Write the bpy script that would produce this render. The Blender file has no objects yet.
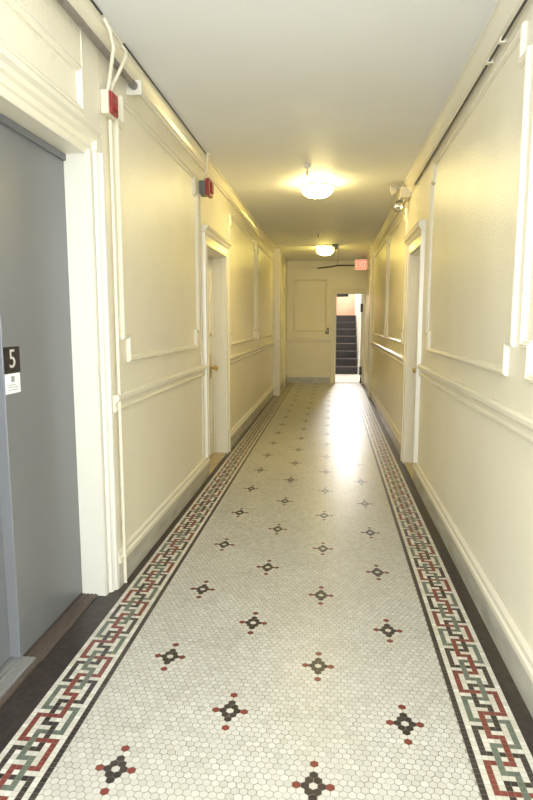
import bpy, bmesh, math, random
from mathutils import Vector, Matrix
random.seed(7)
S = bpy.context.scene
COL = S.collection

# ------------------------------------------------------------------ materials
def nt(name):
    m = bpy.data.materials.new(name); m.use_nodes = True
    t = m.node_tree; b = t.nodes['Principled BSDF']
    return m, t, b
def srgb(r, g, b):
    f = lambda c: (c/255/12.92) if c/255 <= .04045 else ((c/255+.055)/1.055)**2.4
    return (f(r), f(g), f(b), 1)
def mat(name, col, rough=.5, metal=0., bump=0., bscale=60., var=0., vscale=4., spec=.5, stretch=None, coat=0.):
    m, t, b = nt(name)
    b.inputs['Base Color'].default_value = col
    b.inputs['Roughness'].default_value = rough
    b.inputs['Metallic'].default_value = metal
    b.inputs['Specular IOR Level'].default_value = spec
    b.inputs['Coat Weight'].default_value = coat
    N, L = t.nodes, t.links
    tc = N.new('ShaderNodeTexCoord'); mp = N.new('ShaderNodeMapping')
    L.new(tc.outputs['Object'], mp.inputs['Vector'])
    if stretch: mp.inputs['Scale'].default_value = stretch
    if var:
        n = N.new('ShaderNodeTexNoise'); n.inputs['Scale'].default_value = vscale; n.inputs['Detail'].default_value = 5
        L.new(mp.outputs[0], n.inputs['Vector'])
        r = N.new('ShaderNodeValToRGB')
        r.color_ramp.elements[0].position = .3; r.color_ramp.elements[1].position = .7
        r.color_ramp.elements[0].color = tuple(c*(1-var) for c in col[:3])+(1,)
        r.color_ramp.elements[1].color = tuple(min(1, c*(1+var)) for c in col[:3])+(1,)
        L.new(n.outputs['Fac'], r.inputs[0]); L.new(r.outputs[0], b.inputs['Base Color'])
    if bump:
        n2 = N.new('ShaderNodeTexNoise'); n2.inputs['Scale'].default_value = bscale; n2.inputs['Detail'].default_value = 3
        L.new(mp.outputs[0], n2.inputs['Vector'])
        bp = N.new('ShaderNodeBump'); bp.inputs['Strength'].default_value = bump; bp.inputs['Distance'].default_value = .01
        L.new(n2.outputs['Fac'], bp.inputs['Height']); L.new(bp.outputs[0], b.inputs['Normal'])
    return m
def emit(name, col, strength):
    m, t, b = nt(name)
    b.inputs['Base Color'].default_value = (.8, .8, .8, 1)
    b.inputs['Emission Color'].default_value = col
    b.inputs['Emission Strength'].default_value = strength
    b.inputs['Roughness'].default_value = .3
    return m
def tilemat(name, cols, rough):
    m, t, b = nt(name); N, L = t.nodes, t.links
    g = N.new('ShaderNodeNewGeometry'); r = N.new('ShaderNodeValToRGB')
    els = r.color_ramp.elements
    els[0].color = cols[0]; els[1].color = cols[-1]
    for i in range(1, len(cols)-1):
        e = els.new(i/(len(cols)-1)); e.color = cols[i]
    L.new(g.outputs['Random Per Island'], r.inputs[0])
    tc = N.new('ShaderNodeTexCoord'); n = N.new('ShaderNodeTexNoise')
    n.inputs['Scale'].default_value = 3.0; n.inputs['Detail'].default_value = 6
    L.new(tc.outputs['Object'], n.inputs['Vector'])
    mx = N.new('ShaderNodeMix'); mx.data_type = 'RGBA'; mx.blend_type = 'MULTIPLY'
    r2 = N.new('ShaderNodeValToRGB'); r2.color_ramp.elements[0].position = .35; r2.color_ramp.elements[1].position = .65
    r2.color_ramp.elements[0].color = (.93, .925, .90, 1); r2.color_ramp.elements[1].color = (1, 1, 1, 1)
    L.new(n.outputs['Fac'], r2.inputs[0])
    mx.inputs[0].default_value = 1
    L.new(r.outputs[0], mx.inputs[6]); L.new(r2.outputs[0], mx.inputs[7]); L.new(mx.outputs[2], b.inputs['Base Color'])
    b.inputs['Roughness'].default_value = rough
    b.inputs['Specular IOR Level'].default_value = .32
    return m

M = {}
M['wall'] = mat('wall_paint', srgb(235, 227, 203), .32, bump=.45, bscale=70, var=.025, vscale=3)
M['trim'] = mat('trim_paint', srgb(232, 225, 203), .24, bump=.05, bscale=30)
M['white'] = mat('white_paint', srgb(218, 213, 198), .3)
M['ceiling'] = mat('ceiling_paint', srgb(240, 240, 238), .6, bump=.08, bscale=25, var=.02, vscale=1.5)
M['marble'] = mat('marble', srgb(186, 182, 168), .25, var=.16, vscale=7, stretch=(1, .5, 2))
M['grey'] = mat('grey_steel_paint', srgb(118, 118, 119), .32, var=.02, vscale=2)
M['greydark'] = mat('grey_steel_shaded', srgb(104, 105, 108), .35)  # darker copy of the grey steel, shade put into its colour
M['alu'] = mat('aluminium', srgb(190, 190, 188), .38, metal=.8, var=.1, vscale=20, stretch=(40, 1, 1))
M['wood'] = mat('worn_threshold', srgb(92, 80, 70), .5, var=.25, vscale=15, stretch=(30, 1, 1))
M['pale_wood'] = mat('threshold_stone', srgb(176, 160, 120), .4, var=.12, vscale=12)
M['pipe'] = mat('dark_pipe', srgb(140, 134, 128), .45, metal=.3, var=.15, vscale=30)
M['cable'] = mat('dark_cable', srgb(70, 66, 60), .6)
M['ivory'] = mat('ivory_plastic', srgb(222, 213, 188), .35)
M['red'] = mat('red_plastic', srgb(150, 40, 36), .35)
M['darkred'] = mat('red_lens', srgb(150, 26, 36), .2)
M['gbox'] = mat('grey_box', srgb(112, 112, 104), .4, metal=.3)
M['black'] = mat('black_plastic', srgb(34, 30, 28), .35)
M['brass'] = mat('brass', srgb(186, 158, 100), .3, metal=1)
M['nickel'] = mat('nickel', srgb(170, 165, 150), .3, metal=.9)
M['steel'] = mat('lamp_reflector', srgb(215, 215, 210), .12, metal=1)
M['clear'] = mat('lamp_lens', srgb(200, 200, 195), .1, spec=.8)
M['paper'] = mat('white_label', srgb(240, 240, 236), .5)
M['ink'] = mat('grey_ink', srgb(150, 148, 140), .6)
M['silver'] = mat('silver_numeral', srgb(200, 196, 190), .4, metal=.2)
M['bulb'] = emit('glass_bowl_lit', (1, .81, .33, 1), 30.)
M['bulb2'] = emit('glass_bowl_lit_far', (1, .79, .17, 1), 21.)
M['stairlamp'] = emit('glass_bowl_stair', (1, .97, .92, 1), 30.)
M['exit_face'] = emit('exit_face', (1, .42, .34, 1), .3)
M['exit_face'].node_tree.nodes['Principled BSDF'].inputs['Base Color'].default_value = srgb(235, 130, 112)
M['exit_red'] = emit('exit_letters', (1, .05, .04, 1), .6)
M['land_wall'] = mat('landing_paint', srgb(222, 218, 208), .6)
M['stair_wall'] = mat('stairwell_paint', srgb(214, 172, 146), .5)
M['stair_dark'] = mat('stair_dark', srgb(20, 13, 14), .45, var=.1, vscale=8)
M['nosing'] = mat('stair_nosing', srgb(105, 88, 84), .35)
M['stair_floor'] = mat('stair_landing', srgb(222, 218, 208), .25, var=.04)
M['grout'] = mat('floor_grout', srgb(146, 141, 124), .7)
M['hexw'] = tilemat('hex_white', [srgb(198, 194, 182), srgb(192, 188, 176), srgb(203, 200, 189), srgb(196, 192, 180), srgb(186, 182, 170)], .33)
M['hexk'] = tilemat('tile_black', [srgb(52, 45, 42), srgb(66, 58, 54)], .32)
M['hexr'] = tilemat('tile_red', [srgb(116, 56, 47), srgb(130, 64, 54)], .32)
M['hexg'] = tilemat('tile_green', [srgb(98, 106, 93), srgb(110, 118, 104)], .32)
M['tilew'] = tilemat('tile_white', [srgb(212, 207, 192), srgb(198, 193, 178), srgb(222, 218, 206)], .32)

# ------------------------------------------------------------------ mesh helper
class MB:
    def __init__(s): s.v = []; s.f = []; s.m = []; s.smooth = []
    def add(s, vs, fs, mi=0, sm=False):
        b = len(s.v); s.v += [tuple(v) for v in vs]
        for f in fs: s.f.append([b+i for i in f]); s.m.append(mi); s.smooth.append(sm)
    def box(s, x0, x1, y0, y1, z0, z1, mi=0):
        x0, x1 = sorted((x0, x1)); y0, y1 = sorted((y0, y1)); z0, z1 = sorted((z0, z1))
        s.add([(x0,y0,z0),(x1,y0,z0),(x1,y1,z0),(x0,y1,z0),(x0,y0,z1),(x1,y0,z1),(x1,y1,z1),(x0,y1,z1)],
              [(0,3,2,1),(4,5,6,7),(0,1,5,4),(1,2,6,5),(2,3,7,6),(3,0,4,7)], mi)
        return s
    def prism(s, poly, axis, a, b, mi=0):
        """poly of 2D points extruded along axis between a and b. axis 'y': poly=(x,z); 'x': (y,z); 'z': (x,y)"""
        def P(p, t):
            return {'y': (p[0], t, p[1]), 'x': (t, p[0], p[1]), 'z': (p[0], p[1], t)}[axis]
        n = len(poly)
        vs = [P(p, a) for p in poly]+[P(p, b) for p in poly]
        s.add(vs, [tuple(range(n)), tuple(range(2*n-1, n-1, -1))]+[(i, (i+1) % n, n+(i+1) % n, n+i) for i in range(n)], mi)
        return s
    def tube(s, pts, r, n=10, mi=0, cap=True):
        pts = [Vector(p) for p in pts]; rings = []
        up = None
        for i, p in enumerate(pts):
            d = (pts[min(i+1, len(pts)-1)]-pts[max(i-1, 0)]).normalized()
            if up is None:
                up = Vector((0, 0, 1)) if abs(d.z) < .9 else Vector((1, 0, 0))
            a = d.cross(up).normalized(); b = a.cross(d).normalized(); up = b
            rr = r[i] if isinstance(r, (list, tuple)) else r
            rings.append([p+a*rr*math.cos(2*math.pi*k/n)+b*rr*math.sin(2*math.pi*k/n) for k in range(n)])
        vs = [v for R in rings for v in R]; fs = []
        for i in range(len(pts)-1):
            for k in range(n): fs.append((i*n+k, i*n+(k+1) % n, (i+1)*n+(k+1) % n, (i+1)*n+k))
        s.add(vs, fs, mi, True)
        if cap:
            s.add(rings[0], [tuple(range(n-1, -1, -1))], mi); s.add(rings[-1], [tuple(range(n))], mi)
        return s
    def lathe(s, prof, origin, axis=(0, 0, 1), n=32, mi=0):
        """prof: list of (r, h) along axis from origin"""
        ax = Vector(axis).normalized(); t = Vector((1, 0, 0)) if abs(ax.x) < .9 else Vector((0, 1, 0))
        a = ax.cross(t).normalized(); b = ax.cross(a); o = Vector(origin); vs = []; fs = []
        for (r, h) in prof:
            for k in range(n):
                vs.append(o+ax*h+(a*math.cos(2*math.pi*k/n)+b*math.sin(2*math.pi*k/n))*max(r, 1e-5))
        for i in range(len(prof)-1):
            for k in range(n): fs.append((i*n+k, i*n+(k+1) % n, (i+1)*n+(k+1) % n, (i+1)*n+k))
        s.add(vs, fs, mi, True)
        return s
    def sweep(s, path, prof, to3, closed=True, mi=0):
        """path: 2D polyline, prof: (d across, h out) open profile, to3(u, v, h)->3D. Mitred."""
        n = len(path); P = [Vector(p) for p in path]; rings = []
        for i in range(n):
            e0 = (P[i]-P[i-1]) if (closed or i > 0) else (P[1]-P[0])
            e1 = (P[(i+1) % n]-P[i]) if (closed or i < n-1) else (P[-1]-P[-2])
            n0 = Vector((-e0.y, e0.x)).normalized(); n1 = Vector((-e1.y, e1.x)).normalized()
            m = (n0+n1)/max(.2, 1+n0.dot(n1))
            rings.append([to3(*(P[i]+m*d), h) for d, h in prof])
        k = len(prof); vs = [v for R in rings for v in R]; fs = []
        for i in range(n if closed else n-1):
            j = (i+1) % n
            for q in range(k-1): fs.append((i*k+q, i*k+q+1, j*k+q+1, j*k+q))
        s.add(vs, fs, mi)
        if not closed:
            s.add(rings[0], [tuple(range(k))], mi); s.add(rings[-1], [tuple(range(k-1, -1, -1))], mi)
        return s
    def build(s, name, mats, parent=None, origin=None, bevel=0, bsegs=2):
        me = bpy.data.meshes.new(name)
        o = Vector(origin) if origin else Vector((0, 0, 0))
        me.from_pydata([tuple(Vector(v)-o) for v in s.v], [], s.f)
        if not isinstance(mats, (list, tuple)): mats = [mats]
        for m in mats: me.materials.append(m)
        me.polygons.foreach_set('material_index', s.m)
        me.polygons.foreach_set('use_smooth', s.smooth)
        me.update()
        ob = bpy.data.objects.new(name, me); COL.objects.link(ob)
        if parent:
            ob.parent = parent; ob.location = o-Vector(parent.location)
        else: ob.location = o
        if len(s.f) < 5000:
            bm = bmesh.new(); bm.from_mesh(me); bmesh.ops.recalc_face_normals(bm, faces=bm.faces); bm.to_mesh(me); bm.free()
        if bevel:
            md = ob.modifiers.new('bevel', 'BEVEL'); md.width = bevel; md.segments = bsegs; md.limit_method = 'ANGLE'
        return ob
def tag(o, label, cat, group=None, kind=None):
    o['label'] = label; o['category'] = cat
    if group: o['group'] = group
    if kind: o['kind'] = kind
    return o
def struct(o, label, cat): return tag(o, label, cat, kind='structure')
def empty(name, loc):
    o = bpy.data.objects.new(name, None); COL.objects.link(o); o.location = loc; o.empty_display_size = .1
    return o
def text_mesh(txt, size, depth):
    cu = bpy.data.curves.new('t', 'FONT'); cu.body = txt; cu.size = size; cu.extrude = depth
    cu.align_x = 'CENTER'; cu.align_y = 'CENTER'; cu.resolution_u = 3
    ob = bpy.data.objects.new('t', cu); COL.objects.link(ob)
    dg = bpy.context.evaluated_depsgraph_get()
    me = bpy.data.meshes.new_from_object(ob.evaluated_get(dg))
    bpy.data.objects.remove(ob); bpy.data.curves.remove(cu)
    return me
def add_text(name, txt, size, depth, m, parent, mw):
    me = text_mesh(txt, size, depth); me.name = name
    me.transform(mw); me.materials.clear(); me.materials.append(m)
    o = bpy.data.objects.new(name, me); COL.objects.link(o); o.parent = parent
    me.transform(Matrix.Translation(-Vector(parent.location)))
    return o

# ------------------------------------------------------------------ dimensions
XL, XR = -1.11, .745          # wall planes
YB, YE = -2.2, 13.5           # back and end of hall
H = 2.77
YP = 11.07                    # pilaster
XL2 = -1.03                   # left wall beyond pilaster
DL = (5.12, 6.05, 2.06)       # left door opening
DR = (5.12, 5.82, 2.04)       # right door opening
EL = (1.05, 2.837, 2.27)       # elevator rough opening
ED = (.085, .70, 2.04)        # end doorway X range, top
T = .30
SW = (-1.9, -.35, 1.15, 2.45)   # added side windows behind the viewer: y range, sill, head

# ------------------------------------------------------------------ shell
w = MB()
w.box(XL-T, XL, YB, SW[0], 0, H).box(XL-T, XL, SW[1], EL[0], 0, H).box(XL-T, XL, SW[0], SW[1], 0, SW[2]).box(XL-T, XL, SW[0], SW[1], SW[3], H).box(XL-T, XL, EL[0], EL[1], EL[2], H).box(XL-T, XL, EL[1], DL[0], 0, H)
w.box(XL-T, XL, DL[0], DL[1], DL[2], H).box(XL-T, XL, DL[1], YP+.1, 0, H).box(XL-T, XL2, YP+.1, YE+.2, 0, H)
w.box(XL-T-.1, XL-T, EL[0]-.3, EL[1]+.1, 0, H).box(XL-T-.1, XL-T, DL[0]-.2, DL[1]+.2, 0, H)
struct(w.build('wall_left', M['wall']), 'cream painted textured wall along the left of the hallway', 'wall')
w = MB()
w.box(XR, XR+T, YB, SW[0], 0, H).box(XR, XR+T, SW[1], DR[0], 0, H).box(XR, XR+T, SW[0], SW[1], 0, SW[2]).box(XR, XR+T, SW[0], SW[1], SW[3], H).box(XR, XR+T, DR[0], DR[1], DR[2], H).box(XR, XR+T, DR[1], YE+.2, 0, H)
w.box(XR+T, XR+T+.1, DR[0]-.2, DR[1]+.2, 0, H)
struct(w.build('wall_right', M['wall']), 'cream painted textured wall along the right of the hallway', 'wall')
w = MB()
w.box(XL2, ED[0], YE, YE+.2, 0, H).box(ED[0], ED[1], YE, YE+.2, ED[2], H).box(ED[1], XR, YE, YE+.2, 0, H)
struct(w.build('wall_end', M['wall']), 'cream wall closing the far end of the hallway around the open doorway', 'wall')
# rear wall behind the viewer with a daylight window opening added for brightness
WX0, WX1, WZ0, WZ1 = -.85, .5, .45, 2.45
w = MB()
w.box(XL-T, WX0, YB-.2, YB, 0, H).box(WX1, XR+T, YB-.2, YB, 0, H).box(WX0, WX1, YB-.2, YB, 0, WZ0).box(WX0, WX1, YB-.2, YB, WZ1, H)
struct(w.build('wall_back', M['wall']), 'cream wall behind the viewer with an added window', 'wall')
w = MB(); w.box(XL-T, XR+T, YB-.2, YE+.2, H, H+.15)
struct(w.build('ceiling', M['ceiling']), 'plain white painted hallway ceiling', 'ceiling')

# ------------------------------------------------------------------ mosaic floor
def build_floor():
    mats = [M['grout'], M['hexw'], M['hexk'], M['hexr'], M['hexg'], M['tilew'], M['marble']]
    f = MB()
    f.box(XL-T, XR+T, YB-.2, YE+.2, -.15, -.0015, 0)
    t = .0205
    ys, ye = .75, YE
    # field of hexagons
    px, py = .3115/12, .3152/14
    cx0, cy0 = -.036, 1.612
    X0, X1 = -.852, .462
    reds, blacks = set(), set()
    def key(i2, j): return (i2, j)       # i2 = twice the column index (half steps on odd rows)
    centres = []
    for c in range(-3, 3):
        for r in range(-4, 42):
            jj = r*28+(14 if c % 2 else 0); ii = c*24
            x = cx0+ii*px/2; y = cy0+jj*py
            if X0+.1 < x < X1-.1: centres.append((ii, jj))
    for (ii, jj) in centres:
        for d in ((2, 0), (-2, 0), (1, 1), (-1, 1), (1, -1), (-1, -1), (0, 2), (0, -2)): blacks.add((ii+d[0], jj+d[1]))
        for d in ((4, 0), (-4, 0), (0, 4), (0, -4)): reds.add((ii+d[0], jj+d[1]))
    hx = [(math.sin(k*math.pi/3), math.cos(k*math.pi/3)) for k in range(6)]
    rad = px/math.sqrt(3)-.0011
    j0 = int((ys-cy0)/py); j1 = int((ye-cy0)/py)
    for j in range(j0, j1):
        y = cy0+j*py
        for i in range(-34, 22):
            i2 = 2*i+(j & 1); x = cx0+i2*px/2
            if x < X0-.004 or x > X1+.004: continue
            mi = 2 if (i2, j) in blacks else 3 if (i2, j) in reds else 1
            rr = rad*random.uniform(.97, 1.02) if mi == 1 else rad+.0007; a = random.uniform(-.0006, .0006); b = random.uniform(-.0006, .0006)
            vs = [(x+a+rr*c, y+b+rr*s, random.uniform(-.00012, .00012)) for c, s in hx]
            b0 = len(f.v); f.v += vs; f.f.append([b0+5, b0+4, b0+3, b0+2, b0+1, b0]); f.m.append(mi); f.smooth.append(False)
    # woven key border: three strands, period 24 rows, 7 columns
    grid = {}
    def strand(shift, mi, over):
        c = []
        for q in range(0, 7): c += [(q, 2), (q+6, 4), (q+12, 0), (q+18, 6)]
        for k in range(2, 7): c.append((0, k))
        for k in range(2, 5): c.append((6, k))
        for k in range(0, 5): c.append((12, k))
        for k in range(0, 7): c.append((18, k))
        return {((r+shift) % 24, k) for r, k in c}
    sb, sr, sg = strand(0, 2, 0), strand(8, 3, 0), strand(16, 4, 0)
    # vertical runs go on top of the horizontal ones for red and green
    def verts(shift):
        v = set()
        for q in range(0, 7): v.add(((q+shift) % 24, 2)); v.add(((q+6+shift) % 24, 4))
        return v
    for st, mi in ((sb, 2), (sr, 3), (sg, 4)):
        for k in st: grid[k] = mi
    for k in verts(16): grid[k] = 4
    for k in verts(8): grid[k] = 3
    for k in list(verts(0)):
        if k not in sr: grid[k] = 2
    def quad(xa, xb, ya, yb, mi, z=.0006):
        g = .0005
        b0 = len(f.v); f.v += [(xa+g, ya+g, z), (xb-g, ya+g, z), (xb-g, yb-g, z), (xa+g, yb-g, z)]
        f.f.append([b0, b0+1, b0+2, b0+3]); f.m.append(mi); f.smooth.append(False)
    n0 = int((ys-1.8)/t); n1 = int((ye-1.8)/t)
    # dark grout bed below the borders, so hexagons end at a clean line
    f.add([(X1-.001, ys, .0003), (XR, ys, .0003), (XR, ye, .0003), (X1-.001, ye, .0003)], [(0, 1, 2, 3)], 0)
    f.add([(XL-.1, ys, .0003), (X0+.001, ys, .0003), (X0+.001, ye, .0003), (XL-.1, ye, .0003)], [(0, 1, 2, 3)], 0)
    f.add([(X1+10*t, ys, .0004), (XR, ys, .0004), (XR, ye, .0004), (X1+10*t, ye, .0004)], [(0, 1, 2, 3)], 2)
    f.add([(XL-.1, ys, .0004), (X0-10*t, ys, .0004), (X0-10*t, ye, .0004), (XL-.1, ye, .0004)], [(0, 1, 2, 3)], 2)
    for n in range(n0, n1):
        yy = 1.8+n*t
        rR = (18+math.floor((1.825-(yy+t/2))/t)) % 24
        rL = (2+math.floor(((yy+t/2)-1.695)/t)) % 24
        for side in (1, -1):
            for c in range(0, 16):
                if side == 1: xa = X1+c*t; xb = xa+t
                else: xb = X0-c*t; xa = xb-t
                if c == 0: mi = 2
                elif c in (1, 9): mi = 5
                elif c < 9: mi = grid.get(((rR if side == 1 else rL), c-2), 5)
                else: mi = 2
                if side == 1 and xb > XR+.001: continue
                if side == -1 and xa < XL-.001 and not (EL[0] < yy < 2.74 and xa > -1.185): continue
                quad(xa, xb, yy, yy+t, mi)
    # plain marble at the very back, behind the viewer
    f.add([(XL, YB, .0002), (XR, YB, .0002), (XR, ys, .0002), (XL, ys, .0002)], [(0, 1, 2, 3)], 6)
    return f.build('floor', mats)
struct(build_floor(), 'white hexagon mosaic floor with dark flower motifs and woven key borders', 'floor')

# ------------------------------------------------------------------ trim
NT = [0]
def trim(mb, m, label, cat='trim', **k):
    NT[0] += 1
    return struct(mb.build('trim_%d' % NT[0], m, **k), label, cat)
def L3(y, z, h): return (XL+h, y, z)
def R3(y, z, h): return (XR-h, y, z)
def E3(x, z, h): return (x, YE-h, z)

# cornices (profile as out, z)
corL = [(0, 2.675), (.012, 2.675), (.016, 2.69), (.026, 2.697), (.036, 2.72), (.05, 2.742), (.052, 2.752), (.062, 2.755), (.062, H), (0, H)]
corR = [(0, 2.635), (.014, 2.635), (.016, 2.655), (.026, 2.662), (.034, 2.70), (.046, 2.735), (.05, 2.75), (.055, 2.752), (.055, H), (0, H)]
trim(MB().prism([(XL+a, b) for a, b in corL], 'y', YB, YP), M['trim'], 'cream moulded cornice along the top of the left wall', 'cornice')
trim(MB().prism([(XR-a, b) for a, b in corR], 'y', YB, YE), M['trim'], 'cream moulded cornice along the top of the right wall', 'cornice')
trim(MB().prism([(YE-a*.6, b) for a, b in [(0, 2.60), (.05, 2.60), (.06, 2.62), (.06, 2.66), (0, 2.66)]], 'x', XL2, -.34), M['trim'], 'short cream moulding at the top left of the end wall', 'moulding')
# chair rails
rail = [(0, .94), (.014, .94), (.02, .955), (.012, .966), (.012, .982), (.022, .99), (.034, 1.004), (.034, 1.022), (.022, 1.03), (0, 1.03)]
for side, (a, b), lab in ((-1, (2.86, 4.99), 'cream chair rail on the left wall between the grey opening and the first door'),
                          (-1, (6.17, YP), 'cream chair rail on the left wall beyond the door'),
                          (1, (YB, 4.99), 'cream chair rail on the right wall nearest the viewer'),
                          (1, (5.95, 11.0), 'cream chair rail on the right wall beyond the door')):
    x = XL if side < 0 else XR; dz = 0 if side < 0 else .02
    trim(MB().prism([(x-side*h, z+dz) for h, z in rail], 'y', a, b), M['trim'], lab, 'chair rail')
trim(MB().prism([(YE-h*.8, z-.005) for h, z in rail], 'x', XL2, -.02), M['trim'], 'cream chair rail across the end wall', 'chair rail')
# baseboards: marble skirting + cream cap (two materials in one run)
def base(side, a, b, name, lab, x=None):
    x = x if x is not None else (XL if side < 0 else XR)
    m = MB()
    m.prism([(x, 0), (x-side*.014, 0), (x-side*.014, .135), (x, .135)], 'y', a, b, 0)
    m.prism([(x, .135), (x-side*.022, .135), (x-side*.022, .158), (x-side*.014, .168), (x-side*.014, .19), (x-side*.005, .205), (x, .205)], 'y', a, b, 1)
    struct(m.build(name, [M['marble'], M['trim']]), lab, 'baseboard')
base(-1, 2.837, 5.12, 'baseboard_left', 'grey marble baseboard with cream cap between the grey opening and left door')
base(-1, 6.17, YP, 'baseboard_left_far', 'grey marble baseboard with cream cap beyond the left door')
base(-1, YP+.1, YE, 'baseboard_left_end', 'grey marble baseboard on the left beyond the pilaster', XL2)
base(-1, YB, EL[0]-.12, 'baseboard_left_rear', 'grey marble baseboard on the left behind the viewer')
base(1, YB, 5.12, 'baseboard_right', 'grey marble baseboard with cream cap on the right wall nearest the viewer')
base(1, 5.95, 11.0, 'baseboard_right_far', 'grey marble baseboard with cream cap beyond the right door')
m = MB(); m.box(XL2, -.02, YE-.014, YE, 0, .135, 0); m.box(XL2, -.02, YE-.022, YE, .135, .19, 1)
struct(m.build('baseboard_end', [M['marble'], M['trim']]), 'grey marble baseboard along the end wall', 'baseboard')
# picture frame mouldings with stepped corners
pprof = [(-.017, 0), (-.017, .010), (-.010, .018), (0, .020), (.007, .013), (.012, .012), (.017, .006), (.017, 0)]
def frame(y0, y1, z0, z1, to3, lab, ny=.085, nz=.125, sides=(1, 1), m='trim'):
    p = []
    if ny:
        p = [(y0+ny, z0), (y1-ny, z0), (y1-ny, z0+nz), (y1, z0+nz), (y1, z1-nz), (y1-ny, z1-nz), (y1-ny, z1), (y0+ny, z1), (y0+ny, z1-nz), (y0, z1-nz), (y0, z0+nz), (y0+ny, z0+nz)]
    else: p = [(y0, z0), (y1, z0), (y1, z1), (y0, z1)]
    trim(MB().sweep(p, pprof, to3), M[m], lab, 'panel moulding')
frame(3.02, 4.79, 1.20, 2.54, L3, 'cream stepped panel moulding on the left wall before the door')
frame(6.29, 8.42, 1.16, 2.53, L3, 'cream panel moulding on the left wall just beyond the door')
frame(8.70, 10.92, 1.16, 2.53, L3, 'cream panel moulding on the left wall nearest the pilaster')
frame(1.20, 2.585, 2.318, 2.485, L3, 'cream panel moulding over the grey opening', ny=0)
frame(2.50, 4.68, 1.19, 2.555, R3, 'cream stepped panel moulding on the right wall before the door')
frame(.1, 2.37, 1.19, 2.555, R3, 'cream panel moulding on the right wall at the right edge of the view')
frame(6.20, 8.06, 1.19, 2.53, R3, 'cream panel moulding on the right wall just beyond the door')
frame(8.34, 10.85, 1.19, 2.53, R3, 'cream panel moulding on the right wall nearest the end')
frame(-.86, -.14, 1.20, 2.34, E3, 'cream panel moulding on the end wall', ny=0)
# pilasters near the end
m = MB(); m.box(XL, -.975, YP, YP+.13, 0, H)
trim(m, M['trim'], 'cream pilaster projecting from the left wall near the end', 'pilaster', bevel=.004)
m = MB(); m.box(.685, XR, 11.0, 11.14, 0, H); m.box(.677, XR, 10.99, 11.15, 1.16, 1.2); m.box(.677, XR, 10.99, 11.15, .98, 1.03)
trim(m, M['trim'], 'cream pilaster projecting from the right wall near the end', 'pilaster', bevel=.003)
m = MB(); m.box(XL, XL+.004, 2.63, 2.81, 2.27, 2.675)
trim(m, M['trim'], 'flat cream strip above the corner of the grey opening', 'trim')
# conduit post left of end wall
m = MB(); m.box(XL2, XL2+.03, 12.6, 12.72, 0, 2.6); m.box(XL2, XL2+.055, 12.6, 12.66, 2.05, 2.12)
trim(m, M['trim'], 'narrow cream door casing on the left beyond the pilaster', 'casing', bevel=.003)

# ------------------------------------------------------------------ apartment doors
def apartment_door(name, side, D, lab, head, dpt=.125):
    x = XL if side < 0 else XR
    y0, y1, zt = D
    P = lambda h: x-side*h               # h = distance out from wall into the hall (negative = recess)
    to3 = lambda y, z, h: (P(h), y, z)
    root = empty(name, (x, (y0+y1)/2, 0)); struct(root, lab, 'door')
    cp = [(0, 0), (0, .022), (.012, .024), (.018, .016), (.085, .018), (.095, .03), (.118, .032), (.122, 0)]
    # casing, profile runs outward from the opening edge
    m = MB().sweep([(y0, .205), (y0, zt), (y1, zt), (y1, 0)], cp, to3, closed=False)
    m.build('casing', M['trim'], root)
    # head cap
    zc = zt+.118
    m = MB(); pr = [(0, zc-.02), (.034, zc-.02), (.045, zc), (.06, zc+.012), (.06, zc+head), (0, zc+head)]
    m.prism([(P(h), z) for h, z in pr], 'y', y0-.14, y1+.14)
    m.build('head_cap', M['trim'], root)
    m = MB()
    m.box(P(0), P(-T+.02), y0-.002, y0+.012, 0, zt); m.box(P(0), P(-T+.02), y1-.012, y1+.002, 0, zt); m.box(P(0), P(-T+.02), y0, y1, zt-.012, zt+.002)
    # stop beads
    m.box(P(-dpt+.02), P(-dpt), y1-.027, y1-.012, 0, zt-.012); m.box(P(-dpt+.02), P(-dpt), y0+.012, y0+.027, 0, zt-.012); m.box(P(-dpt+.02), P(-dpt), y0+.027, y1-.027, zt-.027, zt-.012)
    m.build('jamb', M['trim'], root)
    m = MB(); m.box(P(.012), P(-T+.02), y0+.012, y1-.012, 0, .014)
    m.build('threshold', M['pale_wood'], root, bevel=.004)
    lf = MB(); a, b = y0+.014, y1-.014; d0, d1 = -dpt-.001, -dpt-.04
    lf.box(P(d1), P(d0-.008), a, b, .018, zt-.014)
    for (ya, yb, za, zb) in ((a, a+.11, .018, zt-.014), (b-.11, b, .018, zt-.014), (a+.11, b-.11, .018, .24), (a+.11, b-.11, .92, 1.06), (a+.11, b-.11, zt-.13, zt-.014)):
        lf.box(P(d0-.009), P(d0), ya, yb, za, zb)
    leaf = lf.build('door_leaf', M['trim'], root, origin=(P(d0), (a+b)/2, .018))
    return root, leaf, P, d0
r, leaf, P, d0 = apartment_door('door_2', -1, DL, 'cream apartment door set in the left wall with brass lock and knob', .035)
def lock(leaf, P, d0, yk, zk, zl, s):
    m = MB(); m.box(P(d0), P(d0+.004), yk-.028, yk+.028, zk-.1, zk+.14)
    m.build('lock_plate', M['brass'], leaf and leaf.parent, bevel=.002)
    m = MB(); m.lathe([(.0, .07), (.018, .068), (.027, .055), (.027, .042), (.016, .032), (.011, .028), (.011, 0), (.022, 0)], (P(d0+.004), yk, zk), (s, 0, 0), 20)
    m.build('knob', M['brass'], leaf.parent)
    m = MB(); m.lathe([(0, .014), (.014, .013), (.02, .004), (.02, 0)], (P(d0), yk, zl), (s, 0, 0), 20)
    m.build('deadbolt', M['brass'], leaf.parent)
lock(leaf, P, d0, 5.92, .93, 1.27, 1)
r, leaf, P, d0 = apartment_door('door_3', 1, DR, 'cream apartment door deeply set in the right wall with brass knob', .06, .09)
lock(leaf, P, d0, 5.60, .95, 1.25, -1)

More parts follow.
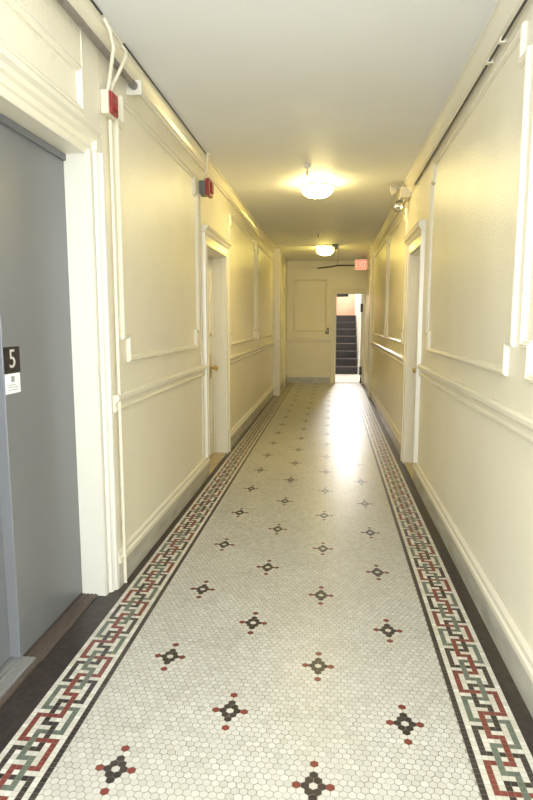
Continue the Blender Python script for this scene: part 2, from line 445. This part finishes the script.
# ------------------------------------------------------------------ elevator entrance (door_1)
el = empty('door_1', (XL, 1.9, 0)); struct(el, 'grey steel lift entrance in the left foreground with white casing and metal sill', 'door')
XP = -1.262; YJ = 2.74
# white casing: jamb reveal and splayed stepped face
m = MB()
m.prism([(XP, YJ), (-1.140, YJ), (-1.134, YJ+.01), (-1.134, YJ+.04), (-1.122, YJ+.045), (-1.116, YJ+.055), (-1.122, YJ+.062), (-1.112, YJ+.07), (-1.102, YJ+.076), (-1.099, YJ+.09), (-1.104, YJ+.096), (XL, YJ+.097), (XP, YJ+.097)], 'z', 0, 2.2)
m.build('casing', M['white'], el)
m = MB(); m.box(XP, XL, EL[0], EL[0]+.12, 0, 2.2); m.build('near_casing', M['white'], el)
m = MB()
m.prism([(XP, 2.18), (-1.155, 2.18), (-1.15, 2.186), (-1.142, 2.205), (-1.132, 2.212), (-1.128, 2.235), (-1.112, 2.245), (-1.105, 2.262), (-1.085, 2.272), (-1.085, 2.295), (XL, 2.30), (XP, 2.30)], 'y', EL[0], YJ+.035)
m.build('head_casing', M['trim'], el)
m = MB(); m.box(XP, XL, YJ+.03, 2.837, 2.2, 2.2701); m.build('corner_block', M['trim'], el)
# grey panel (jamb of the lift front) with its return and deeper door
m = MB(); m.box(XP-.055, XP, 2.132, YJ+.01, .018, 2.2)
p = m.build('front_panel', M['grey'], el, origin=(XP, 2.15, 0), bevel=.003)
m = MB(); m.box(XP, XP+.014, EL[0]+.12, YJ-.001, 2.148, 2.178)
m.build('head_shade_lip', M['greydark'], el, bevel=.003)  # grey lip whose darker tone holds the shade band under the soffit
m = MB(); m.box(XP-.075, XP-.045, EL[0], 2.132, .02, 2.2); m.build('door_leaf', M['grey'], el)
m = MB(); m.box(XP-.09, XP-.055, 2.15, YJ+.01, 0, 2.2); m.build('backing', M['greydark'], el)
m = MB(); m.box(XP-.09, -1.205, EL[0]+.12, 2.15, 0, .016)
for k in range(4): m.box(-1.215-.022*k, -1.222-.022*k, EL[0]+.12, 2.149, .016, .0185)
m.build('sill', M['alu'], el)
m = MB()
m.box(XP-.05, -1.18, 2.15, YJ, 0, .007)
for k in range(4): m.box(XP+.006+.02*k, XP+.015+.02*k, 2.152, YJ, .007, .0105)
m.box(-1.204, -1.185, EL[0]+.12, 2.15, 0, .010)
m.build('threshold', M['wood'], el)
# floor number plate and its label: lifted objects fixed on the panel
pl = empty('floor_number_plate', (XP, 2.21, 1.25)); tag(pl, 'black plate with silver number 5 on the grey lift panel', 'sign')
m = MB(); m.box(XP, XP+.003, 2.136, 2.25, 1.198, 1.303); m.build('plate', M['black'], pl)
RX = Matrix(((0, 0, 1, 0), (1, 0, 0, 0), (0, 1, 0, 0), (0, 0, 0, 1)))   # text plane -> YZ plane facing +X
add_text('numeral', '5', .105, .0008, M['silver'], pl, Matrix.Translation((XP+.0035, 2.193, 1.252)) @ RX)
nb = empty('notice_label', (XP, 2.21, 1.158)); tag(nb, 'small white printed label directly below the black number plate', 'label')
m = MB(); m.box(XP, XP+.0016, 2.138, 2.246, 1.118, 1.197); m.build('card', M['paper'], nb)
m = MB()
for z, a, b in ((1.152, 2.159, 2.209), (1.142, 2.154, 2.229), (1.132, 2.154, 2.229)): m.box(XP+.0016, XP+.0021, a, b, z-.0013, z+.0013)
m.box(XP+.0016, XP+.0021, 2.179, 2.204, 1.163, 1.186)
m.build('print', M['ink'], nb)

# ------------------------------------------------------------------ pipes, conduits, alarms
sp = empty('sprinkler_pipe', (XL+.04, 2.0, 2.64)); tag(sp, 'dark grey pipe running along the top of the left wall over the grey opening', 'pipe')
m = MB(); m.tube([(XL+.045, YB+.02, 2.625), (XL+.045, 3.22, 2.645)], .017, 14); m.build('pipe', M['pipe'], sp)
m = MB(); m.box(XL, XL+.085, 3.20, 3.215, 2.60, 2.675); m.build('flange', M['white'], sp, bevel=.003)
m = MB(); m.tube([(XL+.045, 3.17, 2.644), (XL+.045, 3.235, 2.6455)], .022, 14); m.build('coupling', M['pipe'], sp)

xw = XL+.02
fa = empty('fire_alarm_box', (XL, 2.95, 2.44)); tag(fa, 'red fire alarm station in a white box high beside the grey opening', 'fire alarm')
m = MB(); m.box(XL, XL+.04, 2.83, 2.95, 2.385, 2.495); m.build('back_box', M['ivory'], fa, bevel=.006)
m = MB(); m.box(XL+.04, XL+.055, 2.842, 2.925, 2.39, 2.49); m.build('cover', M['red'], fa, bevel=.004)
m = MB(); m.box(XL+.055, XL+.059, 2.87, 2.91, 2.41, 2.44); m.build('handle', M['darkred'], fa, bevel=.002)
cd = empty('conduit', (XL, 2.95, 0)); tag(cd, 'thin ivory conduit dropping from the cornice to the floor beside the grey opening', 'conduit')
m = MB(); m.tube([(xw, 2.90, .003), (xw, 2.90, 2.376)], .0095, 10); m.build('drop_tube', M['ivory'], cd)
m = MB(); m.tube([(XL+.066, 2.745, 2.76), (XL+.082, 2.77, 2.72), (XL+.086, 2.80, 2.66), (XL+.05, 2.85, 2.58), (XL+.03, 2.877, 2.54), (XL+.022, 2.875, 2.495)], .0095, 10); m.build('upper_tube', M['ivory'], cd)
m = MB(); m.tube([(XL+.058, 2.99, 2.75), (XL+.082, 2.985, 2.72), (XL+.086, 2.95, 2.67), (XL+.05, 2.925, 2.58), (XL+.03, 2.917, 2.54), (XL+.022, 2.915, 2.495)], .0095, 10); m.build('upper_tube', M['ivory'], cd)
hs = empty('horn_strobe', (XL, 5.0, 2.5)); tag(hs, 'small red alarm horn on a grey box over the left door', 'fire alarm')
m = MB(); m.box(XL, XL+.055, 4.93, 5.05, 2.45, 2.56); m.build('back_box', M['gbox'], hs, bevel=.004)
m = MB(); m.box(XL+.055, XL+.09, 4.915, 5.065, 2.44, 2.575); m.build('horn_body', M['red'], hs, bevel=.006)
m = MB(); m.box(XL+.09, XL+.105, 4.955, 5.025, 2.465, 2.55); m.build('strobe_lens', M['darkred'], hs, bevel=.005)
c2 = empty('conduit', (XL, 4.9, 2.6)); tag(c2, 'short ivory conduit from the cornice to the red horn by the left door', 'conduit')
m = MB(); m.tube([(XL+.075, 4.93, 2.765), (XL+.073, 4.935, 2.72), (XL+.05, 4.96, 2.62), (XL+.03, 4.975, 2.56)], .009, 10); m.build('tube', M['ivory'], c2)
m = MB(); m.lathe([(.022, 0), (.022, .012), (.012, .02), (0, .02)], (XL+.082, 4.93, H), (0, 0, -1), 16); m.build('connector', M['ivory'], c2)
c3 = empty('raceway', (XL, 4.9, 1.3)); tag(c3, 'thin ivory raceway on the left wall below the red horn', 'raceway')
m = MB(); m.box(XL, XL+.012, 4.915, 4.945, .21, 2.45); m.build('channel', M['ivory'], c3, bevel=.003)
wire = MB(); wire.tube([(XL+.066, 2.0, 2.764), (XL+.068, 2.72, 2.764)], .0045, 8); wire.tube([(XL+.066, 3.0, 2.764), (XL+.066, 4.6, 2.764), (XL+.066, 4.92, 2.765)], .004, 8)
tag(wire.build('cable', M['cable'], origin=(XL+.066, 3, 2.764)), 'thin dark cable along the left edge of the ceiling', 'cable')
wire = MB(); wire.tube([(XR-.02, .8, 2.629), (XR-.02, 5.6, 2.629)], .006, 8)
rc = empty('cable', (XR, 3, 2.63)); tag(rc, 'dark cable clipped under the right cornice', 'cable')
wire.build('wire', M['cable'], rc)
for y in (2.86, 3.07):
    m = MB(); m.box(XR-.03, XR, y-.012, y+.012, 2.618, 2.642); m.build('clip', M['ivory'], rc, bevel=.003)

# ceiling raceway with dark box near the far light
rw = empty('ceiling_raceway', (0, 10.8, H)); tag(rw, 'ivory raceway across the ceiling by the far light with a dark box at its end', 'raceway')
m = MB(); m.box(XL+.1, .0, 10.78, 10.80, H-.014, H); m.build('channel', M['ivory'], rw)
m = MB(); m.box(-.02, .09, 10.72, 10.82, H-.045, H); m.build('junction_box', M['gbox'], rw, bevel=.004)
m = MB(); m.box(.02, .08, 10.82, 10.9, H-.075, H-.02); m.build('bracket', M['gbox'], rw, bevel=.004)
m = MB(); m.tube([(.075, 10.82, H-.012), (.10, 13.35, H-.012), (.10, 13.46, H-.03), (.10, YE-.015, 2.67)], .011, 8); m.build('run_tube', M['ivory'], rw)
tag(MB().tube([(-.34, YE-.018, 2.60), (-.05, YE-.018, 2.63), (.10, YE-.03, 2.655), (.43, YE-.018, 2.655), (.60, YE-.018, 2.65)], .016, 10).build('conduit', M['cable'], origin=(0, YE-.018, 2.63)), 'dark conduit along the top of the end wall leading to the exit sign', 'conduit')

# ------------------------------------------------------------------ ceiling lights
def ceiling_light(x, y, z, bowl, lab, grp='ceiling lights in the hallway'):
    t = empty('ceiling_light', (x, y, z)); tag(t, lab, 'light')
    m = MB(); m.lathe([(0, 0), (.075, 0), (.075, .03), (0, .03)], (x, y, z), (0, 0, -1), 32)
    m.lathe([(.158, .030), (.170, .033), (.171, .046), (.160, .050)], (x, y, z), (0, 0, -1), 40)
    m.build('base_ring', M['nickel'], t)
    m = MB(); pr = [(.078, .031), (.157, .033), (.159, .05)]
    for k in range(1, 11):
        a = k/10*math.pi/2; pr.append((.159*math.cos(a)**.8 if k < 10 else 0, .05+.095*math.sin(a)))
    m.lathe(pr, (x, y, z), (0, 0, -1), 40); m.build('glass_bowl', bowl, t)
    m = MB(); m.lathe([(.012, .145), (.012, .152), (.006, .157), (.009, .163), (0, .17)], (x, y, z), (0, 0, -1), 16); m.build('finial', M['nickel'], t)
    return t
ceiling_light(-.165, 6.05, H, M['bulb'], 'round lit ceiling light with glass bowl nearest the viewer')
ceiling_light(-.145, 11.15, H, M['bulb2'], 'round lit ceiling light with glass bowl near the far end')
# detectors / sprinkler heads
def sprinkler(x, y, lab):
    t = empty('fire_sprinkler', (x, y, H)); tag(t, lab, 'sprinkler', None)
    m = MB(); m.lathe([(.0, 0), (.036, 0), (.036, .006), (.028, .03), (.016, .042), (0, .042)], (x, y, H), (0, 0, -1), 20); m.build('escutcheon', M['white'], t)
    m = MB(); m.lathe([(.007, .042), (.007, .062), (.011, .066), (.011, .078), (.007, .08), (.007, .088), (.014, .09), (.014, .094), (0, .094)], (x, y, H), (0, 0, -1), 14); m.build('nozzle', M['nickel'], t)
sprinkler(-.235, 5.35, 'white sprinkler head on the ceiling just before the near light')
sprinkler(-.225, 9.15, 'white sprinkler head on the ceiling between the two lights')

# ------------------------------------------------------------------ emergency light
em = empty('emergency_light', (XR, 6.1, 2.6)); tag(em, 'emergency light with two lamp heads high on the right wall above the door', 'emergency light')
m = MB(); m.box(XR-.10, XR, 5.98, 6.22, 2.60, 2.70); m.build('housing', M['ivory'], em, bevel=.008)
m = MB(); m.tube([(XR-.05, 6.1, 2.70), (XR-.06, 6.1, 2.722), (.60, 6.12, 2.715)], .011, 10); m.build('bracket_arm', M['nickel'], em)
m = MB(); m.tube([(XR-.05, 6.1, 2.60), (XR-.06, 6.1, 2.56), (.67, 6.19, 2.55)], .011, 10); m.build('bracket_arm', M['nickel'], em)
def head(o, d, name_m):
    m = MB(); m.lathe([(0, -.055), (.02, -.05), (.04, -.03), (.054, 0), (.058, .01), (.052, .014)], o, d, 24)
    h = m.build('lamp_head', name_m, em)
    m = MB(); m.lathe([(.049, .012), (.04, .004), (.02, -.006), (.016, .004), (0, .008)], o, d, 24); m.lathe([(.049, .013), (.03, .0145), (0, .015)], o, d, 24) if False else None
    m.build('reflector', M['steel'], em)
head((.645, 6.15, 2.545), (-.42, -.9, -.10), M['nickel'])
head((.575, 6.13, 2.70), (-.95, .25, -.2), M['ivory'])

# ------------------------------------------------------------------ exit sign
ex = empty('exit_sign', (.58, 12.4, 2.62)); tag(ex, 'small glowing red exit sign high at the far right of the hallway', 'sign')
m = MB(); m.box(.445, .705, 12.40, 12.45, 2.455, 2.68); m.build('housing', M['ivory'], ex, bevel=.004)
m = MB(); m.box(.458, .692, 12.396, 12.402, 2.467, 2.668); m.build('face', M['exit_face'], ex)
RY = Matrix(((1, 0, 0, 0), (0, 0, -1, 0), (0, 1, 0, 0), (0, 0, 0, 1)))   # text plane -> XZ facing -Y
add_text('letters', 'EXIT', .125, .001, M['exit_red'], ex, Matrix.Translation((.575, 12.394, 2.567)) @ RY @ Matrix.Diagonal((.8, 1.35, 1, 1)))
m = MB(); m.prism([(.705, 2.48), (.705, 2.66), (.74, 2.60), (.745, 2.56), (.74, 2.53)], 'y', 12.41, 12.44); m.build('wall_bracket', M['ivory'], ex)

# ------------------------------------------------------------------ end doorway
ed = empty('door_4', (.39, YE, 0)); struct(ed, 'open doorway at the far end of the hallway leading to dark stairs', 'door')
x0, x1, zt = ED
cp = [(0, 0), (0, .02), (.012, .024), (.07, .018), (.085, .028), (.10, .028), (.102, 0)]
MB().sweep([(x0, 0), (x0, zt), (x1, zt)], [(d, h) for d, h in cp], E3, closed=False).build('casing', M['trim'], ed)
m = MB(); m.box(x1, XR-.001, YE-.02, YE, 0, zt+.1); m.build('casing', M['trim'], ed)
m = MB(); m.box(x0-.001, x0+.012, YE-.001, YE+.201, 0, zt); m.box(x1-.001, x1+.02, YE-.001, YE+.201, 0, zt); m.box(x0, x1, YE-.001, YE+.201, zt-.012, zt)
m.build('jamb', M['white'], ed)
# leaf opened into the stairwell, hinged at the right
hx = x1-.028
lf = MB(); lf.box(-.02, .02, 0, .60, .02, zt-.02)
for za, zb in ((.2, .92), (1.06, 1.88)):
    lf.box(-.024, -.02, .1, .12, za, zb); lf.box(-.024, -.02, .48, .5, za, zb); lf.box(-.024, -.02, .1, .5, za, za+.02); lf.box(-.024, -.02, .1, .5, zb-.02, zb)
leaf = lf.build('door_leaf', M['white'], ed); leaf.location = Vector((x1-.02, YE+.20, 0))-ed.location; leaf.rotation_euler = (0, 0, math.radians(-8))
for z in (.28, 1.72):
    m = MB(); m.box(hx-.03, hx+.03, YE+.15, YE+.186, z-.09, z+.09); m.tube([(hx-.012, YE+.165, z-.1), (hx-.012, YE+.165, z+.1)], .012, 10)
    m.build('hinge', M['black'], ed)
m = MB(); m.box(hx-.02, hx+.03, YE+.10, YE+.16, .0, .05); m.box(hx-.01, hx+.02, YE+.12, YE+.14, .05, .12); m.build('door_stop', M['black'], ed, bevel=.003)
m = MB(); m.box(.10, .36, YE+.02, YE+.075, zt-.075, zt-.014); m.build('door_closer', M['black'], ed, bevel=.004)
m = MB(); m.box(.25, .30, YE+.05, YE+.3, zt-.05, zt-.035); m.build('closer_arm', M['gbox'], ed)
# brass key switch on end wall
ks = empty('wall_switch', (-.10, YE, 1.2)); tag(ks, 'small metal switch plate on the end wall left of the doorway', 'switch')
m = MB(); m.box(-.155, -.065, YE-.006, YE, 1.125, 1.27); m.build('plate', M['gbox'], ks, bevel=.002)
m = MB(); m.lathe([(.024, 0), (.024, .02), (.018, .028), (0, .028)], (-.11, YE-.006, 1.2), (0, -1, 0), 16); m.build('knob', M['nickel'], ks)

# ------------------------------------------------------------------ stairwell beyond
Y2 = YE+.2; YS = 15.95; SX0, SX1 = -.35, .70; ZT = 4.2
m = MB(); m.box(SX0-.4, 1.35, Y2, YS, -.15, 0); m.build('floor_landing', M['stair_floor'])
struct(bpy.data.objects['floor_landing'], 'pale bright landing floor beyond the far doorway', 'floor')
m = MB(); m.box(SX0-.6, SX0-.4, Y2, 19.2, -.15, ZT); struct(m.build('wall_stair_left', M['land_wall']), 'pale wall on the left of the stairwell', 'wall')
m = MB(); m.box(1.35, 1.5, Y2, 19.2, -.15, ZT); m.box(SX1+.02, 1.35, YS-.05, YS+.05, 0, ZT); m.box(SX1+.02, SX1+.12, YS+.05, 19.0, 0, ZT)
struct(m.build('wall_stair_right', M['land_wall']), 'pale wall on the right of the stairs', 'wall')
UW = (.32, .71, 2.45, 3.75)
m = MB(); m.box(SX0-.4, UW[0], 19.0, 19.2, -.15, ZT); m.box(UW[1], 1.35, 19.0, 19.2, -.15, ZT); m.box(UW[0], UW[1], 19.0, 19.2, -.15, UW[2]); m.box(UW[0], UW[1], 19.0, 19.2, UW[3], ZT); struct(m.build('wall_stair_back', M['stair_wall']), 'pinkish lit wall above the top of the stairs', 'wall')
m = MB(); m.box(SX0-.6, 1.5, Y2, 19.2, ZT, ZT+.1); m.box(SX0-.6, 1.5, Y2-.001, Y2+.0, H, ZT); struct(m.build('ceiling_stair', M['ceiling']), 'white ceiling over the stairwell', 'ceiling')
st = empty('staircase', (.2, YS, 0)); tag(st, 'dark brown stairs rising beyond the open doorway at the hallway end', 'stairs')
for k in range(8):
    y = YS+k*.26; z = (k+1)*.2
    m = MB(); m.box(SX0-.39, SX1, y, y+.262, z-.2, z-.014); m.build('riser', M['stair_dark'], st)
    m = MB(); m.box(SX0-.39, SX1, y-.02, y+.262, z-.014, z); m.build('tread', M['nosing'], st)
m = MB(); m.box(SX0-.39, SX1, YS+8*.26, 18.99, 1.4, 1.6); m.build('top_landing', M['stair_dark'], st)
m = MB(); m.box(SX0-.4, 1.35, Y2, 15.6, 2.75, 2.85); struct(m.build('ceiling_landing', M['ceiling']), 'low ceiling over the landing beyond the doorway', 'ceiling')

# ------------------------------------------------------------------ rear window (added, unseen behind the viewer)
wn = empty('window_1', ((WX0+WX1)/2, YB, WZ0)); struct(wn, 'tall daylight window added in the wall behind the viewer', 'window')
m = MB(); m.box(WX0, WX0+.05, YB-.12, YB-.04, WZ0, WZ1); m.box(WX1-.05, WX1, YB-.12, YB-.04, WZ0, WZ1); m.box(WX0+.05, WX1-.05, YB-.12, YB-.04, WZ0, WZ0+.05); m.box(WX0+.05, WX1-.05, YB-.12, YB-.04, WZ1-.05, WZ1)
m.box(WX0+.05, WX1-.05, YB-.12, YB-.04, (WZ0+WZ1)/2-.02, (WZ0+WZ1)/2+.02)
m.build('window_frame', M['white'], wn)

def added_side_window(n, x, s, lab):  # unseen windows, added to let light into the near hall
    t = empty('window_%d' % n, (x, (SW[0]+SW[1])/2, SW[2])); struct(t, lab, 'window')
    a, b = sorted((x+s*.10, x+s*.16)); m = MB()
    m.box(a, b, SW[0], SW[0]+.05, SW[2], SW[3]); m.box(a, b, SW[1]-.05, SW[1], SW[2], SW[3]); m.box(a, b, SW[0]+.05, SW[1]-.05, SW[2], SW[2]+.05); m.box(a, b, SW[0]+.05, SW[1]-.05, SW[3]-.05, SW[3])
    m.build('window_frame', M['white'], t)
added_side_window(2, XL, -1, 'daylight window added in the left wall behind the viewer')
added_side_window(3, XR, 1, 'daylight window added in the right wall behind the viewer')

# upper stair window
t = empty('window_4', (.35, 19.0, UW[2])); struct(t, 'bright window high above the stairs beyond the doorway', 'window')
m = MB(); m.box(UW[0], UW[0]+.04, 19.05, 19.1, UW[2], UW[3]); m.box(UW[1]-.04, UW[1], 19.05, 19.1, UW[2], UW[3]); m.box(UW[0], UW[1], 19.05, 19.1, UW[2], UW[2]+.04); m.box(UW[0], UW[1], 19.05, 19.1, UW[3]-.04, UW[3])
m.build('window_frame', M['white'], t)
# ------------------------------------------------------------------ lights
def area(name, loc, rot, sx, sy, e, col):
    l = bpy.data.lights.new(name, 'AREA'); l.shape = 'RECTANGLE'; l.size = sx; l.size_y = sy; l.energy = e; l.color = col
    o = bpy.data.objects.new(name, l); COL.objects.link(o); o.location = loc; o.rotation_euler = rot; return o
area('fill', ((WX0+WX1)/2, YB-.02, (WZ0+WZ1)/2), (math.radians(90), 0, 0), 1.25, 1.9, 44, (.76, .85, 1.0))  # added source at the unseen rear window, brightens the near hall
for x, r in ((XL-.05, -90), (XR+.05, 90)):
    area('side_fill', (x, (SW[0]+SW[1])/2, (SW[2]+SW[3])/2), (math.radians(90), 0, math.radians(r)), 1.4, 1.2, 72, (.76, .85, 1.0))  # added side sources, light the near walls but spare the far end
def point(name, loc, r, e, col):
    l = bpy.data.lights.new(name, 'POINT'); l.shadow_soft_size = r; l.energy = e; l.color = col
    o = bpy.data.objects.new(name, l); COL.objects.link(o); o.location = loc; return o
area('stair_daylight', ((UW[0]+UW[1])/2, 18.98, (UW[2]+UW[3])/2), (math.radians(-76), 0, 0), .38, 1.2, 92, (1, .99, .97))
point('landing_fill', (.2, 14.5, 2.5), .1, 26, (1, .98, .95))  # added point light without a fixture, whitens the landing floor
point('upper_stair_fill', (-.2, 18.5, 3.4), .1, 10, (1, .92, .85))  # weak light added to lift the wall above the stairs

W = bpy.data.worlds.new('world'); S.world = W; W.use_nodes = True
W.node_tree.nodes['Background'].inputs[0].default_value = (.75, .8, .9, 1); W.node_tree.nodes['Background'].inputs[1].default_value = .5

# ------------------------------------------------------------------ camera
cam = bpy.data.cameras.new('camera'); co = bpy.data.objects.new('camera', cam); COL.objects.link(co); S.camera = co
cam.sensor_fit = 'VERTICAL'; cam.sensor_height = 36; cam.lens = 584/800*36; cam.clip_start = .02
ph = math.atan(78/584); ps = math.atan(65.5/584*math.cos(ph))
F = Vector((-math.sin(ps)*math.cos(ph), math.cos(ps)*math.cos(ph), -math.sin(ph)))
R = Vector((math.cos(ps), math.sin(ps), 0)); U = R.cross(F)
co.matrix_world = Matrix(((R.x, U.x, -F.x, 0), (R.y, U.y, -F.y, 0), (R.z, U.z, -F.z, 1.4), (0, 0, 0, 1)))
vs = S.view_settings; vs.view_transform = 'Standard'; vs.look = 'None'; vs.gamma = 1; vs.exposure = 1.06; vs.use_curve_mapping = False
